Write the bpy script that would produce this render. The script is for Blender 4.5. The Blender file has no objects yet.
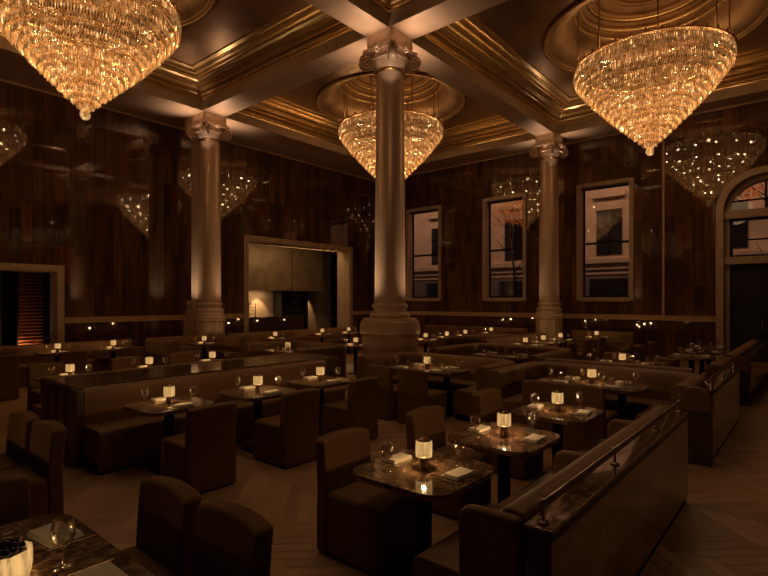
import bpy, math, random
from math import sin, cos, pi, radians, sqrt, atan2
random.seed(7)
S = bpy.context.scene
COL = S.collection

# ------------------------------------------------------------------ mesh helpers
class MB:
    def __init__(s): s.v = []; s.f = []; s.sm = []
    def add(s, vs, fs, smooth=False):
        n = len(s.v); s.v += [tuple(p) for p in vs]
        s.f += [tuple(i + n for i in f) for f in fs]; s.sm += [smooth] * len(fs); return s
    def box(s, x0, x1, y0, y1, z0, z1):
        v = [(x0,y0,z0),(x1,y0,z0),(x1,y1,z0),(x0,y1,z0),(x0,y0,z1),(x1,y0,z1),(x1,y1,z1),(x0,y1,z1)]
        return s.add(v, [(3,2,1,0),(4,5,6,7),(0,1,5,4),(1,2,6,5),(2,3,7,6),(3,0,4,7)])
    def lathe(s, prof, n=24, c=(0,0,0), smooth=True, flute=0, cap=False):
        vs = []; fs = []
        for (r, z) in prof:
            for i in range(n):
                a = 2*pi*i/n; rr = r*(1-flute*(i % 2))
                vs.append((c[0]+rr*cos(a), c[1]+rr*sin(a), c[2]+z))
        for j in range(len(prof)-1):
            for i in range(n):
                k = (i+1) % n
                fs.append((j*n+i, j*n+k, (j+1)*n+k, (j+1)*n+i))
        s.add(vs, fs, smooth)
        if cap:
            m = len(s.v) - len(vs)
            s.f.append(tuple(m+i for i in range(n))[::-1]); s.sm.append(False)
            s.f.append(tuple(m+(len(prof)-1)*n+i for i in range(n))); s.sm.append(False)
        return s
    def prism(s, pts, z0, z1):
        n = len(pts)
        vs = [(x, y, z0) for x, y in pts] + [(x, y, z1) for x, y in pts]
        fs = [tuple(range(n))[::-1], tuple(range(n, 2*n))] + [(i, (i+1) % n, n+(i+1) % n, n+i) for i in range(n)]
        return s.add(vs, fs)
    def tube(s, pts, r, n=8, taper=None):
        vs = []; fs = []
        m = len(pts)
        for j, p in enumerate(pts):
            a = pts[max(j-1, 0)]; b = pts[min(j+1, m-1)]
            d = [b[i]-a[i] for i in range(3)]; L = sqrt(sum(t*t for t in d)) or 1; d = [t/L for t in d]
            u = (0,0,1) if abs(d[2]) < .9 else (1,0,0)
            e = (d[1]*u[2]-d[2]*u[1], d[2]*u[0]-d[0]*u[2], d[0]*u[1]-d[1]*u[0])
            L = sqrt(sum(t*t for t in e)); e = [t/L for t in e]
            g = (d[1]*e[2]-d[2]*e[1], d[2]*e[0]-d[0]*e[2], d[0]*e[1]-d[1]*e[0])
            rr = r if taper is None else r*(1-(1-taper)*j/(m-1))
            for i in range(n):
                t = 2*pi*i/n
                vs.append(tuple(p[k]+rr*(cos(t)*e[k]+sin(t)*g[k]) for k in range(3)))
        for j in range(m-1):
            for i in range(n):
                k = (i+1) % n
                fs.append((j*n+i, j*n+k, (j+1)*n+k, (j+1)*n+i))
        fs += [tuple(range(n))[::-1], tuple((m-1)*n+i for i in range(n))]
        return s.add(vs, fs, True)
    def sweep(s, path, prof, closed=False, smooth=False):
        """sweep a closed (offset-to-the-left, z) profile along a 2D path with mitred corners"""
        n = len(path); k = len(prof); vs = []; fs = []
        for j in range(n):
            p = path[j]
            if closed or 0 < j < n-1:
                a = path[(j-1) % n]; b = path[(j+1) % n]
                d1 = (p[0]-a[0], p[1]-a[1]); d2 = (b[0]-p[0], b[1]-p[1])
            else:
                a, b = (path[0], path[1]) if j == 0 else (path[-2], path[-1])
                d1 = d2 = (b[0]-a[0], b[1]-a[1])
            l1 = sqrt(d1[0]**2+d1[1]**2); l2 = sqrt(d2[0]**2+d2[1]**2)
            n1 = (-d1[1]/l1, d1[0]/l1); n2 = (-d2[1]/l2, d2[0]/l2)
            m = (n1[0]+n2[0], n1[1]+n2[1]); q = m[0]*n1[0]+m[1]*n1[1]; m = (m[0]/q, m[1]/q)
            for (o, z) in prof: vs.append((p[0]+m[0]*o, p[1]+m[1]*o, z))
        for j in range(n if closed else n-1):
            j2 = (j+1) % n
            for i in range(k):
                i2 = (i+1) % k
                fs.append((j*k+i, j*k+i2, j2*k+i2, j2*k+i))
        if not closed:
            fs += [tuple(range(k))[::-1], tuple((n-1)*k+i for i in range(k))]
        return s.add(vs, fs, smooth)
    def build(s, name, mat, parent=None, bevel=0, seg=3, loc=None, smooth_all=False, origin=None):
        me = bpy.data.meshes.new(name)
        vs = s.v
        if origin: vs = [(x-origin[0], y-origin[1], z-origin[2]) for x, y, z in vs]
        me.from_pydata(vs, [], s.f); me.update()
        for p, q in zip(me.polygons, s.sm): p.use_smooth = q or smooth_all
        me.materials.append(mat)
        o = bpy.data.objects.new(name, me); COL.objects.link(o)
        if parent is not None: o.parent = parent
        if loc or origin: o.location = loc or origin
        if bevel:
            m = o.modifiers.new('b', 'BEVEL'); m.width = bevel; m.segments = seg; m.limit_method = 'ANGLE'; m.angle_limit = radians(40)
            for p in me.polygons: p.use_smooth = True
            m2 = o.modifiers.new('w', 'WEIGHTED_NORMAL'); m2.keep_sharp = False
        return o

def tag(o, label=None, cat=None, group=None, kind=None):
    if label:
        w = len(label.split())
        assert 4 <= w <= 16, (w, label)
        o['label'] = label
    if cat: o['category'] = cat
    if group: o['group'] = group
    if kind: o['kind'] = kind
    return o
def empty(name, loc=(0,0,0), rz=0):
    o = bpy.data.objects.new(name, None); COL.objects.link(o); o.location = loc; o.rotation_euler = (0,0,rz)
    o.empty_display_size = .1; return o
def struct(o): o['kind'] = 'structure'; return o
USED = set()
def inst(root, loc, rz=0, label=None, group=None):
    """first use moves the prototype itself, later uses copy it with its parts and sub-parts"""
    if root.name not in USED:
        USED.add(root.name); r = root
    else:
        r = root.copy(); COL.objects.link(r)
        for ch in list(root.children):
            c = ch.copy(); COL.objects.link(c); c.parent = r
            for g in list(ch.children):
                d = g.copy(); COL.objects.link(d); d.parent = c
    r.location = loc; r.rotation_euler = (0,0,rz)
    if label: tag(r, label)
    if group: r['group'] = group
    return r

def rpoly(w, d, r, n=6, cx=0, cy=0):
    pts = []
    for (sx, sy, a0) in ((1,-1,-pi/2),(1,1,0),(-1,1,pi/2),(-1,-1,pi)):
        for i in range(n+1):
            a = a0+pi/2*i/n
            pts.append((cx+sx*(w/2-r)+r*cos(a), cy+sy*(d/2-r)+r*sin(a)))
    return pts
def rounded_path(pts, r, n=5):
    out = [pts[0]]
    for i in range(1, len(pts)-1):
        a, p, b = pts[i-1], pts[i], pts[i+1]
        d1 = (p[0]-a[0], p[1]-a[1]); d2 = (b[0]-p[0], b[1]-p[1])
        l1 = sqrt(d1[0]**2+d1[1]**2); l2 = sqrt(d2[0]**2+d2[1]**2)
        d1 = (d1[0]/l1, d1[1]/l1); d2 = (d2[0]/l2, d2[1]/l2)
        s = (p[0]-d1[0]*r, p[1]-d1[1]*r); e = (p[0]+d2[0]*r, p[1]+d2[1]*r)
        for k in range(n+1):
            t = k/n
            out.append(((1-t)**2*s[0]+2*t*(1-t)*p[0]+t*t*e[0], (1-t)**2*s[1]+2*t*(1-t)*p[1]+t*t*e[1]))
    out.append(pts[-1]); return out

# ------------------------------------------------------------------ materials
def newmat(name):
    m = bpy.data.materials.new(name); m.use_nodes = True
    nt = m.node_tree; b = nt.nodes['Principled BSDF']; return m, nt, b
def N(nt, t, **kw):
    n = nt.nodes.new(t)
    for k, v in kw.items():
        if hasattr(n, k): setattr(n, k, v)
        else: n.inputs[k].default_value = v
    return n
def ramp(nt, stops):
    r = nt.nodes.new('ShaderNodeValToRGB'); e = r.color_ramp.elements
    e[0].position, e[0].color = stops[0][0], (*stops[0][1], 1)
    e[1].position, e[1].color = stops[-1][0], (*stops[-1][1], 1)
    for p, c in stops[1:-1]:
        q = e.new(p); q.color = (*c, 1)
    return r
def simple(name, col, rough=.6, metal=0, noise=.25, scale=30, bump=0, sheen=0, coat=0, spec=.5, stretch=None):
    m, nt, b = newmat(name); L = nt.links.new
    tc = N(nt, 'ShaderNodeTexCoord'); nz = N(nt, 'ShaderNodeTexNoise'); nz.inputs['Scale'].default_value = scale; nz.inputs['Detail'].default_value = 4
    if stretch:
        mp = N(nt, 'ShaderNodeMapping'); mp.inputs['Scale'].default_value = stretch
        L(tc.outputs['Object'], mp.inputs['Vector']); L(mp.outputs[0], nz.inputs['Vector'])
    else: L(tc.outputs['Object'], nz.inputs['Vector'])
    r = ramp(nt, [(.3, tuple(c*(1-noise) for c in col)), (.7, tuple(min(1, c*(1+noise)) for c in col))])
    L(nz.outputs['Fac'], r.inputs[0]); L(r.outputs[0], b.inputs['Base Color'])
    b.inputs['Roughness'].default_value = rough; b.inputs['Metallic'].default_value = metal
    b.inputs['Specular IOR Level'].default_value = spec
    if sheen: b.inputs['Sheen Weight'].default_value = sheen; b.inputs['Sheen Roughness'].default_value = .4; b.inputs['Sheen Tint'].default_value = (1,.6,.4,1)
    if coat: b.inputs['Coat Weight'].default_value = coat; b.inputs['Coat Roughness'].default_value = .06
    if bump:
        bp = N(nt, 'ShaderNodeBump'); bp.inputs['Strength'].default_value = bump; bp.inputs['Distance'].default_value = .004
        L(nz.outputs['Fac'], bp.inputs['Height']); L(bp.outputs[0], b.inputs['Normal'])
    return m

M_fabric = simple('brown_mohair', (.185,.096,.040), .8, noise=.18, scale=60, bump=.3, sheen=.05, spec=.15)
M_leather = simple('brown_leather', (.205,.106,.044), .55, noise=.15, scale=40, bump=.2, spec=.25)
M_darkpanel = simple('dark_stained_panel', (.085,.045,.022), .35, noise=.3, scale=6, stretch=(8,8,.6))
M_black = simple('blackened_metal', (.015,.011,.009), .35, metal=.6)
M_plinth = simple('black_plinth', (.012,.008,.006), .6)
M_brass = simple('aged_brass', (.62,.38,.17), .28, metal=1, noise=.2, scale=12)
M_bronze = simple('dark_bronze', (.3,.18,.1), .3, metal=1, noise=.2)
M_trimframe = simple('bronze_frame', (.52,.37,.24), .45, metal=.2, noise=.12, scale=5)
M_rail = simple('bronze_chair_rail', (.60,.36,.20), .5, metal=.1, noise=.1, scale=5)
M_gold = simple('gilded_moulding', (.66,.45,.20), .30, metal=.85, noise=.10, scale=3)
M_column = simple('burnished_column', (.68,.47,.31), .36, metal=.25, noise=.12, scale=3, stretch=(1,1,.25))
M_capital = simple('carved_capital', (.72,.50,.34), .45, metal=.15, noise=.12, scale=10)
M_beam = simple('bronze_painted_beam', (.55,.37,.24), .5, metal=.2, noise=.12, scale=2)
M_cloth = simple('white_linen', (.72,.62,.46), .9, noise=.06, scale=80, bump=.3)
M_handrail = simple('dark_steel_handrail', (.42,.33,.24), .3, metal=1)
M_steel = simple('polished_steel', (.6,.5,.4), .2, metal=1, noise=.05)
M_kitchen = simple('kitchen_plaster', (.40,.29,.19), .5, noise=.2, scale=3)
M_hood = simple('bronze_hood', (.26,.165,.09), .42, metal=.3, noise=.25, scale=2)
M_dark = simple('near_black_paint', (.008,.006,.006), .6)
M_berry = simple('black_glossy_fruit', (.02,.012,.01), .15, noise=.1)

def mat_ceiling():
    m, nt, b = newmat('tarnished_gold_leaf'); L = nt.links.new
    tc = N(nt, 'ShaderNodeTexCoord')
    n1 = N(nt, 'ShaderNodeTexNoise', Scale=.9, Detail=6); n2 = N(nt, 'ShaderNodeTexNoise', Scale=7, Detail=5)
    L(tc.outputs['Object'], n1.inputs['Vector']); L(tc.outputs['Object'], n2.inputs['Vector'])
    mx = N(nt, 'ShaderNodeMath', operation='MULTIPLY_ADD'); mx.inputs[1].default_value = .4
    L(n2.outputs['Fac'], mx.inputs[0]); L(n1.outputs['Fac'], mx.inputs[2])
    r = ramp(nt, [(.45,(.17,.095,.05)),(.75,(.36,.215,.105))]); L(mx.outputs[0], r.inputs[0]); L(r.outputs[0], b.inputs['Base Color'])
    b.inputs['Metallic'].default_value = .7; b.inputs['Roughness'].default_value = .38
    bp = N(nt, 'ShaderNodeBump'); bp.inputs['Strength'].default_value = .15; bp.inputs['Distance'].default_value = .01
    L(n2.outputs['Fac'], bp.inputs['Height']); L(bp.outputs[0], b.inputs['Normal'])
    return m
M_ceil = mat_ceiling()

def mat_wood_wall(axis):
    """tall staggered veneer boards; axis = 'x' or 'y': the horizontal direction of the wall"""
    m, nt, b = newmat('lacquered_veneer_' + axis); L = nt.links.new
    tc = N(nt, 'ShaderNodeTexCoord'); sp = N(nt, 'ShaderNodeSeparateXYZ'); L(tc.outputs['Object'], sp.inputs[0])
    cb = N(nt, 'ShaderNodeCombineXYZ'); L(sp.outputs['Z'], cb.inputs['X']); L(sp.outputs['X' if axis == 'x' else 'Y'], cb.inputs['Y'])
    def brick(w, h, off):
        k = N(nt, 'ShaderNodeTexBrick'); k.offset = off; k.offset_frequency = 3; k.squash = 1
        k.inputs['Scale'].default_value = 1; k.inputs['Brick Width'].default_value = w; k.inputs['Row Height'].default_value = h
        k.inputs['Mortar Size'].default_value = .006; k.inputs['Mortar Smooth'].default_value = .3; k.inputs['Bias'].default_value = 0
        k.inputs['Color1'].default_value = (0,0,0,1); k.inputs['Color2'].default_value = (1,1,1,1); k.inputs['Mortar'].default_value = (0,0,0,1)
        L(cb.outputs[0], k.inputs['Vector']); return k
    k1 = brick(1.17, .27, .22)
    g = N(nt, 'ShaderNodeTexNoise', Scale=1, Detail=5); mp = N(nt, 'ShaderNodeMapping'); mp.inputs['Scale'].default_value = (.6, 11, 1)
    L(cb.outputs[0], mp.inputs['Vector']); L(mp.outputs[0], g.inputs['Vector'])
    ad = N(nt, 'ShaderNodeMath', operation='MULTIPLY_ADD'); ad.inputs[1].default_value = .34
    L(k1.outputs['Color'], ad.inputs[0]); 
    gs = N(nt, 'ShaderNodeMath', operation='MULTIPLY'); gs.inputs[1].default_value = .88; L(g.outputs['Fac'], gs.inputs[0]); L(gs.outputs[0], ad.inputs[2])
    r = ramp(nt, [(.20,(.010,.004,.0015)),(.45,(.055,.020,.006)),(.68,(.12,.043,.012)),(.92,(.20,.073,.020))])
    L(ad.outputs[0], r.inputs[0])
    dk = N(nt, 'ShaderNodeMixRGB', blend_type='MULTIPLY'); dk.inputs[0].default_value = .7
    inv = N(nt, 'ShaderNodeMath', operation='SUBTRACT'); inv.inputs[0].default_value = 1; L(k1.outputs['Fac'], inv.inputs[1])
    L(r.outputs[0], dk.inputs[1]); L(inv.outputs[0], dk.inputs[2]); L(dk.outputs[0], b.inputs['Base Color'])
    b.inputs['Roughness'].default_value = .6; b.inputs['Specular IOR Level'].default_value = .15
    b.inputs['Coat Weight'].default_value = 1; b.inputs['Coat IOR'].default_value = 1.75; b.inputs['Coat Roughness'].default_value = .035
    w = N(nt, 'ShaderNodeTexNoise', Scale=.8, Detail=2); mp2 = N(nt, 'ShaderNodeMapping'); mp2.inputs['Scale'].default_value = (1, 1, .35)
    L(tc.outputs['Object'], mp2.inputs['Vector']); L(mp2.outputs[0], w.inputs['Vector'])
    w2 = N(nt, 'ShaderNodeMath', operation='MULTIPLY_ADD'); w2.inputs[1].default_value = .035; L(k1.outputs['Color'], w2.inputs[0]); L(w.outputs['Fac'], w2.inputs[2])
    bp = N(nt, 'ShaderNodeBump'); bp.inputs['Strength'].default_value = .5; bp.inputs['Distance'].default_value = .007
    L(w2.outputs[0], bp.inputs['Height']); L(bp.outputs[0], b.inputs['Coat Normal'])
    return m
M_wallx = mat_wood_wall('x'); M_wally = mat_wood_wall('y')

def mat_floor():
    m, nt, b = newmat('oak_herringbone'); L = nt.links.new
    at = N(nt, 'ShaderNodeAttribute'); at.attribute_name = 'tone'
    tc = N(nt, 'ShaderNodeTexCoord'); g = N(nt, 'ShaderNodeTexNoise', Scale=9, Detail=5)
    L(tc.outputs['Object'], g.inputs['Vector'])
    ad = N(nt, 'ShaderNodeMath', operation='MULTIPLY_ADD'); ad.inputs[1].default_value = .35; L(g.outputs['Fac'], ad.inputs[0]); L(at.outputs['Fac'], ad.inputs[2])
    r = ramp(nt, [(.1,(.29,.155,.068)),(.6,(.38,.21,.095)),(1,(.47,.27,.125))]); L(ad.outputs[0], r.inputs[0]); L(r.outputs[0], b.inputs['Base Color'])
    b.inputs['Roughness'].default_value = .42
    return m
M_floor = mat_floor()

def mat_stone(name, c0, c1, rough, scale=3, seams=None):
    m, nt, b = newmat(name); L = nt.links.new
    tc = N(nt, 'ShaderNodeTexCoord'); n1 = N(nt, 'ShaderNodeTexNoise', Scale=scale, Detail=8, Distortion=1.2); L(tc.outputs['Object'], n1.inputs['Vector'])
    r = ramp(nt, [(.38,c0),(.58,tuple((a+b_)/2 for a, b_ in zip(c0, c1))),(.66,c1)]); L(n1.outputs['Fac'], r.inputs[0])
    out = r.outputs[0]
    if seams:
        sp = N(nt, 'ShaderNodeSeparateXYZ'); L(tc.outputs['Object'], sp.inputs[0]); cb = N(nt, 'ShaderNodeCombineXYZ')
        L(sp.outputs['X'], cb.inputs['X']); L(sp.outputs['Z'], cb.inputs['Y'])
        k = N(nt, 'ShaderNodeTexBrick'); k.offset = 0; k.inputs['Scale'].default_value = 1
        k.inputs['Brick Width'].default_value = seams[0]; k.inputs['Row Height'].default_value = seams[1]; k.inputs['Mortar Size'].default_value = seams[2]
        k.inputs['Color1'].default_value = (1,1,1,1); k.inputs['Color2'].default_value = (.8,.8,.8,1); k.inputs['Mortar'].default_value = (.15,.12,.1,1)
        L(cb.outputs[0], k.inputs['Vector'])
        mx = N(nt, 'ShaderNodeMixRGB', blend_type='MULTIPLY'); mx.inputs[0].default_value = 1; L(out, mx.inputs[1]); L(k.outputs['Color'], mx.inputs[2]); out = mx.outputs[0]
    L(out, b.inputs['Base Color'])
    b.inputs['Roughness'].default_value = rough; b.inputs['Coat Weight'].default_value = .6; b.inputs['Coat Roughness'].default_value = .04
    return m
M_granite = mat_stone('polished_brown_granite', (.06,.034,.018), (.34,.205,.11), .08, 14)
M_wallstone = mat_stone('polished_dark_marble', (.22,.15,.07), (.40,.29,.15), .12, 2.2, (1.25,.62,.006))
M_tile = mat_stone('grey_glass_tile', (.45,.35,.27), (.6,.48,.38), .15, 3, (.42,.30,.008))

def mat_glass(name, col=(1,1,1), rough=0.0):
    m, nt, b = newmat(name)
    b.inputs['Base Color'].default_value = (*col, 1); b.inputs['Roughness'].default_value = rough
    b.inputs['Transmission Weight'].default_value = 1; b.inputs['IOR'].default_value = 1.45
    return m
def mat_thin_glass():
    m, nt, b = newmat('thin_clear_glass'); L = nt.links.new
    nt.nodes.remove(b); o = nt.nodes['Material Output']
    t = N(nt, 'ShaderNodeBsdfTransparent'); t.inputs['Color'].default_value = (.93,.91,.88,1)
    g = N(nt, 'ShaderNodeBsdfGlossy'); g.inputs['Roughness'].default_value = .04; g.inputs['Color'].default_value = (1,.95,.88,1)
    nz = N(nt, 'ShaderNodeTexNoise', Scale=3); f = N(nt, 'ShaderNodeLayerWeight'); f.inputs['Blend'].default_value = .35
    mu = N(nt, 'ShaderNodeMath', operation='MULTIPLY_ADD'); mu.inputs[1].default_value = .85; mu.inputs[2].default_value = .08
    L(f.outputs['Facing'], mu.inputs[0])
    mx = N(nt, 'ShaderNodeMixShader'); L(mu.outputs[0], mx.inputs[0]); L(t.outputs[0], mx.inputs[1]); L(g.outputs[0], mx.inputs[2]); L(mx.outputs[0], o.inputs[0])
    return m
M_glass = mat_thin_glass()
def mat_pane():
    m, nt, b = newmat('window_pane'); L = nt.links.new
    nt.nodes.remove(b); o = nt.nodes['Material Output']
    t = N(nt, 'ShaderNodeBsdfTransparent'); t.inputs['Color'].default_value = (.82,.8,.8,1)
    g = N(nt, 'ShaderNodeBsdfGlossy'); g.inputs['Roughness'].default_value = .01
    n = N(nt, 'ShaderNodeTexNoise', Scale=.5); bp = N(nt, 'ShaderNodeBump'); bp.inputs['Strength'].default_value = .05
    L(n.outputs['Fac'], bp.inputs['Height']); L(bp.outputs[0], g.inputs['Normal'])
    mx = N(nt, 'ShaderNodeMixShader'); mx.inputs[0].default_value = .05
    L(t.outputs[0], mx.inputs[1]); L(g.outputs[0], mx.inputs[2]); L(mx.outputs[0], o.inputs[0])
    return m
M_pane = mat_pane()

def mat_emit(name, col, st, trans=0, ribs=False):
    m, nt, b = newmat(name); L = nt.links.new
    nt.nodes.remove(b); o = nt.nodes['Material Output']
    e = N(nt, 'ShaderNodeEmission'); e.inputs['Color'].default_value = (*col, 1); e.inputs['Strength'].default_value = st
    tc = N(nt, 'ShaderNodeTexCoord'); n = N(nt, 'ShaderNodeTexNoise', Scale=60 if ribs else 25, Detail=2)
    mp = N(nt, 'ShaderNodeMapping'); mp.inputs['Scale'].default_value = (1,1,.12) if ribs else (1,1,1)
    L(tc.outputs['Object'], mp.inputs['Vector']); L(mp.outputs[0], n.inputs['Vector'])
    r = ramp(nt, [(.38,tuple(c*.45 for c in col)),(.62,col)]); L(n.outputs['Fac'], r.inputs[0]); L(r.outputs[0], e.inputs['Color'])
    if trans:
        t = N(nt, 'ShaderNodeBsdfTransparent'); mx = N(nt, 'ShaderNodeMixShader'); mx.inputs[0].default_value = trans
        L(e.outputs[0], mx.inputs[1]); L(t.outputs[0], mx.inputs[2]); L(mx.outputs[0], o.inputs[0])
    else: L(e.outputs[0], o.inputs[0])
    return m
M_lampglass = mat_emit('ribbed_glowing_glass', (1,.56,.19), .95, .25, True)
M_glint = mat_emit('warm_reflection', (1,.72,.36), 2.5)  # emission for the reflected lamp dots on the pass counter
M_glint.cycles.emission_sampling = 'NONE'
M_strip = mat_emit('white_light_strip', (1,.8,.55), 1.2)
M_lampglass.cycles.emission_sampling = 'NONE'

def mat_crystal():
    m, nt, b = newmat('amber_crystal'); L = nt.links.new
    o = nt.nodes['Material Output']
    tc = N(nt, 'ShaderNodeTexCoord'); n = N(nt, 'ShaderNodeTexNoise', Scale=9, Detail=3, Roughness=.8)
    mp = N(nt, 'ShaderNodeMapping'); mp.inputs['Scale'].default_value = (1,1,1.3)
    L(tc.outputs['Object'], mp.inputs['Vector']); L(mp.outputs[0], n.inputs['Vector'])
    r = ramp(nt, [(.30,(.05,.022,.006)),(.45,(.17,.085,.026)),(.56,(.38,.21,.075)),(.66,(.8,.5,.22)),(.80,(1,.8,.5))])
    L(n.outputs['Fac'], r.inputs[0])
    # light rings inside: crystals hanging next to a ring of bulbs glow brighter
    at = N(nt, 'ShaderNodeAttribute'); at.attribute_name = 'glow'
    ms = N(nt, 'ShaderNodeMath', operation='MULTIPLY_ADD'); ms.inputs[1].default_value = 1.0; ms.inputs[2].default_value = .0
    L(at.outputs['Fac'], ms.inputs[0])
    L(r.outputs[0], b.inputs['Emission Color']); L(ms.outputs[0], b.inputs['Emission Strength'])
    b.inputs['Base Color'].default_value = (.55,.32,.13,1); b.inputs['Roughness'].default_value = .12; b.inputs['Metallic'].default_value = .3
    t = N(nt, 'ShaderNodeBsdfTransparent'); t.inputs['Color'].default_value = (1,.85,.65,1)
    mx = N(nt, 'ShaderNodeMixShader'); mx.inputs[0].default_value = .14
    L(b.outputs[0], mx.inputs[1]); L(t.outputs[0], mx.inputs[2]); L(mx.outputs[0], o.inputs[0])
    m.cycles.emission_sampling = 'NONE'
    return m
M_crystal = mat_crystal()

def point(name, loc, power, col=(1,.62,.3), r=.05, parent=None):
    l = bpy.data.lights.new(name, 'POINT'); l.energy = power; l.color = col; l.shadow_soft_size = r
    o = bpy.data.objects.new(name, l); COL.objects.link(o); o.location = loc
    if parent is not None: o.parent = parent
    return o
def spot(name, loc, to, power, col, ang, blend=.6, r=.05, parent=None):
    from mathutils import Vector
    l = bpy.data.lights.new(name, 'SPOT'); l.energy = power; l.color = col; l.spot_size = radians(ang); l.spot_blend = blend; l.shadow_soft_size = r
    o = bpy.data.objects.new(name, l); COL.objects.link(o); o.location = loc
    o.rotation_euler = (Vector(to)-Vector(loc)).to_track_quat('-Z', 'Y').to_euler()
    return o
def area(name, loc, to, power, col, sx, sy):
    from mathutils import Vector
    l = bpy.data.lights.new(name, 'AREA'); l.energy = power; l.color = col; l.shape = 'RECTANGLE'; l.size = sx; l.size_y = sy
    o = bpy.data.objects.new(name, l); COL.objects.link(o); o.location = loc
    o.rotation_euler = (Vector(to)-Vector(loc)).to_track_quat('-Z', 'Y').to_euler()
    return o

# ------------------------------------------------------------------ room constants
XL, XR, XJ, YB, YF = -4.0, 19.26, 18.8, 16.73, -5.0
ZS, ZB, ZC = 7.85, 8.3, 8.75          # beam soffit, top of beam side, ceiling plane
BX = (8.56, 9.34); BY = (7.10, 7.76)
WX, WY = 18.02, 14.67

# floor: herringbone boards
def make_floor():
    vs = [(XL-.1, YF-.1, -.004), (XR+.3, YF-.1, -.004), (XR+.3, YB+.1, -.004), (XL-.1, YB+.1, -.004)]
    fs = [(0,1,2,3)]; tones = [0]
    L_, W_ = .72, .12; g = .003
    c, s = cos(radians(45)), sin(radians(45))
    def quad(x0, y0, x1, y1):
        q = [(x0+g,y0+g),(x1-g,y0+g),(x1-g,y1-g),(x0+g,y1-g)]
        w = [(a*c-b*s+7, a*s+b*c+5) for a, b in q]
        cx = sum(p[0] for p in w)/4; cy = sum(p[1] for p in w)/4
        if not (XL-.3 < cx < XR-.1 and YF-.3 < cy < YB-.1): return
        w = [(min(max(a, XL-.1), XR), min(max(b, YF-.1), YB)) for a, b in w]
        n = len(vs); vs.extend((a, b, 0) for a, b in w); fs.append((n,n+1,n+2,n+3)); tones.append(random.random()*.65+(.12 if (len(fs) % 2) else 0))
    K = int(L_/W_)
    # herringbone lattice: stairs of paired boards
    for i in range(-170, 170):
        for j in range(-26, 27):
            ox = i*W_+j*L_; oy = i*W_-j*L_
            quad(ox, oy, ox+L_, oy+W_)
            quad(ox, oy+W_, ox+W_, oy+W_+L_)
    me = bpy.data.meshes.new('floor'); me.from_pydata(vs, [], fs); me.update()
    a = me.attributes.new('tone', 'FLOAT', 'FACE')
    for i, t in enumerate(tones): a.data[i].value = t
    me.materials.append(M_floor)
    o = bpy.data.objects.new('floor', me); COL.objects.link(o); struct(o)
make_floor()

# ------------------------------------------------------------------ walls with openings
def wall_grid(name, axis, pos, thick, a0, a1, z0, z1, holes, mat):
    """wall in the plane axis=pos, thickness outward; holes = [(a0,a1,z0,z1)] rectangular"""
    As = sorted({a0, a1} | {h[0] for h in holes} | {h[1] for h in holes})
    Zs = sorted({z0, z1} | {h[2] for h in holes} | {h[3] for h in holes})
    mb = MB()
    for i in range(len(As)-1):
        for j in range(len(Zs)-1):
            ca, cz = (As[i]+As[i+1])/2, (Zs[j]+Zs[j+1])/2
            if any(h[0] < ca < h[1] and h[2] < cz < h[3] for h in holes): continue
            if axis == 'y': mb.box(As[i], As[i+1], pos, pos+thick, Zs[j], Zs[j+1])
            else: mb.box(pos, pos+thick, As[i], As[i+1], Zs[j], Zs[j+1])
    return struct(mb.build(name, mat))
KO = (11.48, 17.44, 4.41)   # kitchen opening
DO = (1.9, 5.35, 2.90)      # left doorway
wall_grid('wall_left', 'y', YB, .3, XL, XR+.5, 0, ZC, [(KO[0], KO[1], 0, KO[2]), (DO[0], DO[1], 0, DO[2])], M_wallx)
WIN = [(4.87,6.81),(8.84,10.76),(12.9,14.84)]
WZ = (1.9, 6.2)
wall_grid('wall_right', 'x', XR, .4, 3.84, YB+.3, 0, ZC, [(a, b, *WZ) for a, b in WIN], M_wally)
# nearer stretch of the same wall with the arched doorway
AD = (-.06, 2.34, 4.65)     # y0, y1, springing height
def arch_wall():
    mb = MB(); yc = (AD[0]+AD[1])/2; R = (AD[1]-AD[0])/2
    mb.box(XJ, XR+.4, YF, AD[0], 0, ZC); mb.box(XJ, XR+.4, AD[1], 3.84, 0, ZC)
    n = 24
    for i in range(n):
        t0, t1 = pi*i/n, pi*(i+1)/n
        y0_, z0_ = yc+R*cos(t0), AD[2]+R*sin(t0); y1_, z1_ = yc+R*cos(t1), AD[2]+R*sin(t1)
        v = [(x, y, z) for x in (XJ, XR+.4) for (y, z) in ((y0_,z0_),(y1_,z1_),(y1_,ZC),(y0_,ZC))]
        mb.add(v, [(0,1,2,3),(7,6,5,4),(0,4,5,1),(2,6,7,3)])
    return struct(mb.build('wall_right.001', M_wally))
arch_wall()
wall_grid('wall_back', 'x', XL-.3, .3, YF-.3, YB+.3, 0, ZC, [], M_wally)
wall_grid('wall_front', 'y', YF-.3, .3, XL, XR+.4, 0, ZC, [], M_wallx)

TN = [0]
def trim(mb, mat, bevel=0):
    TN[0] += 1
    return struct(mb.build('trim_%d' % TN[0], mat, bevel=bevel, seg=2))
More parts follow.
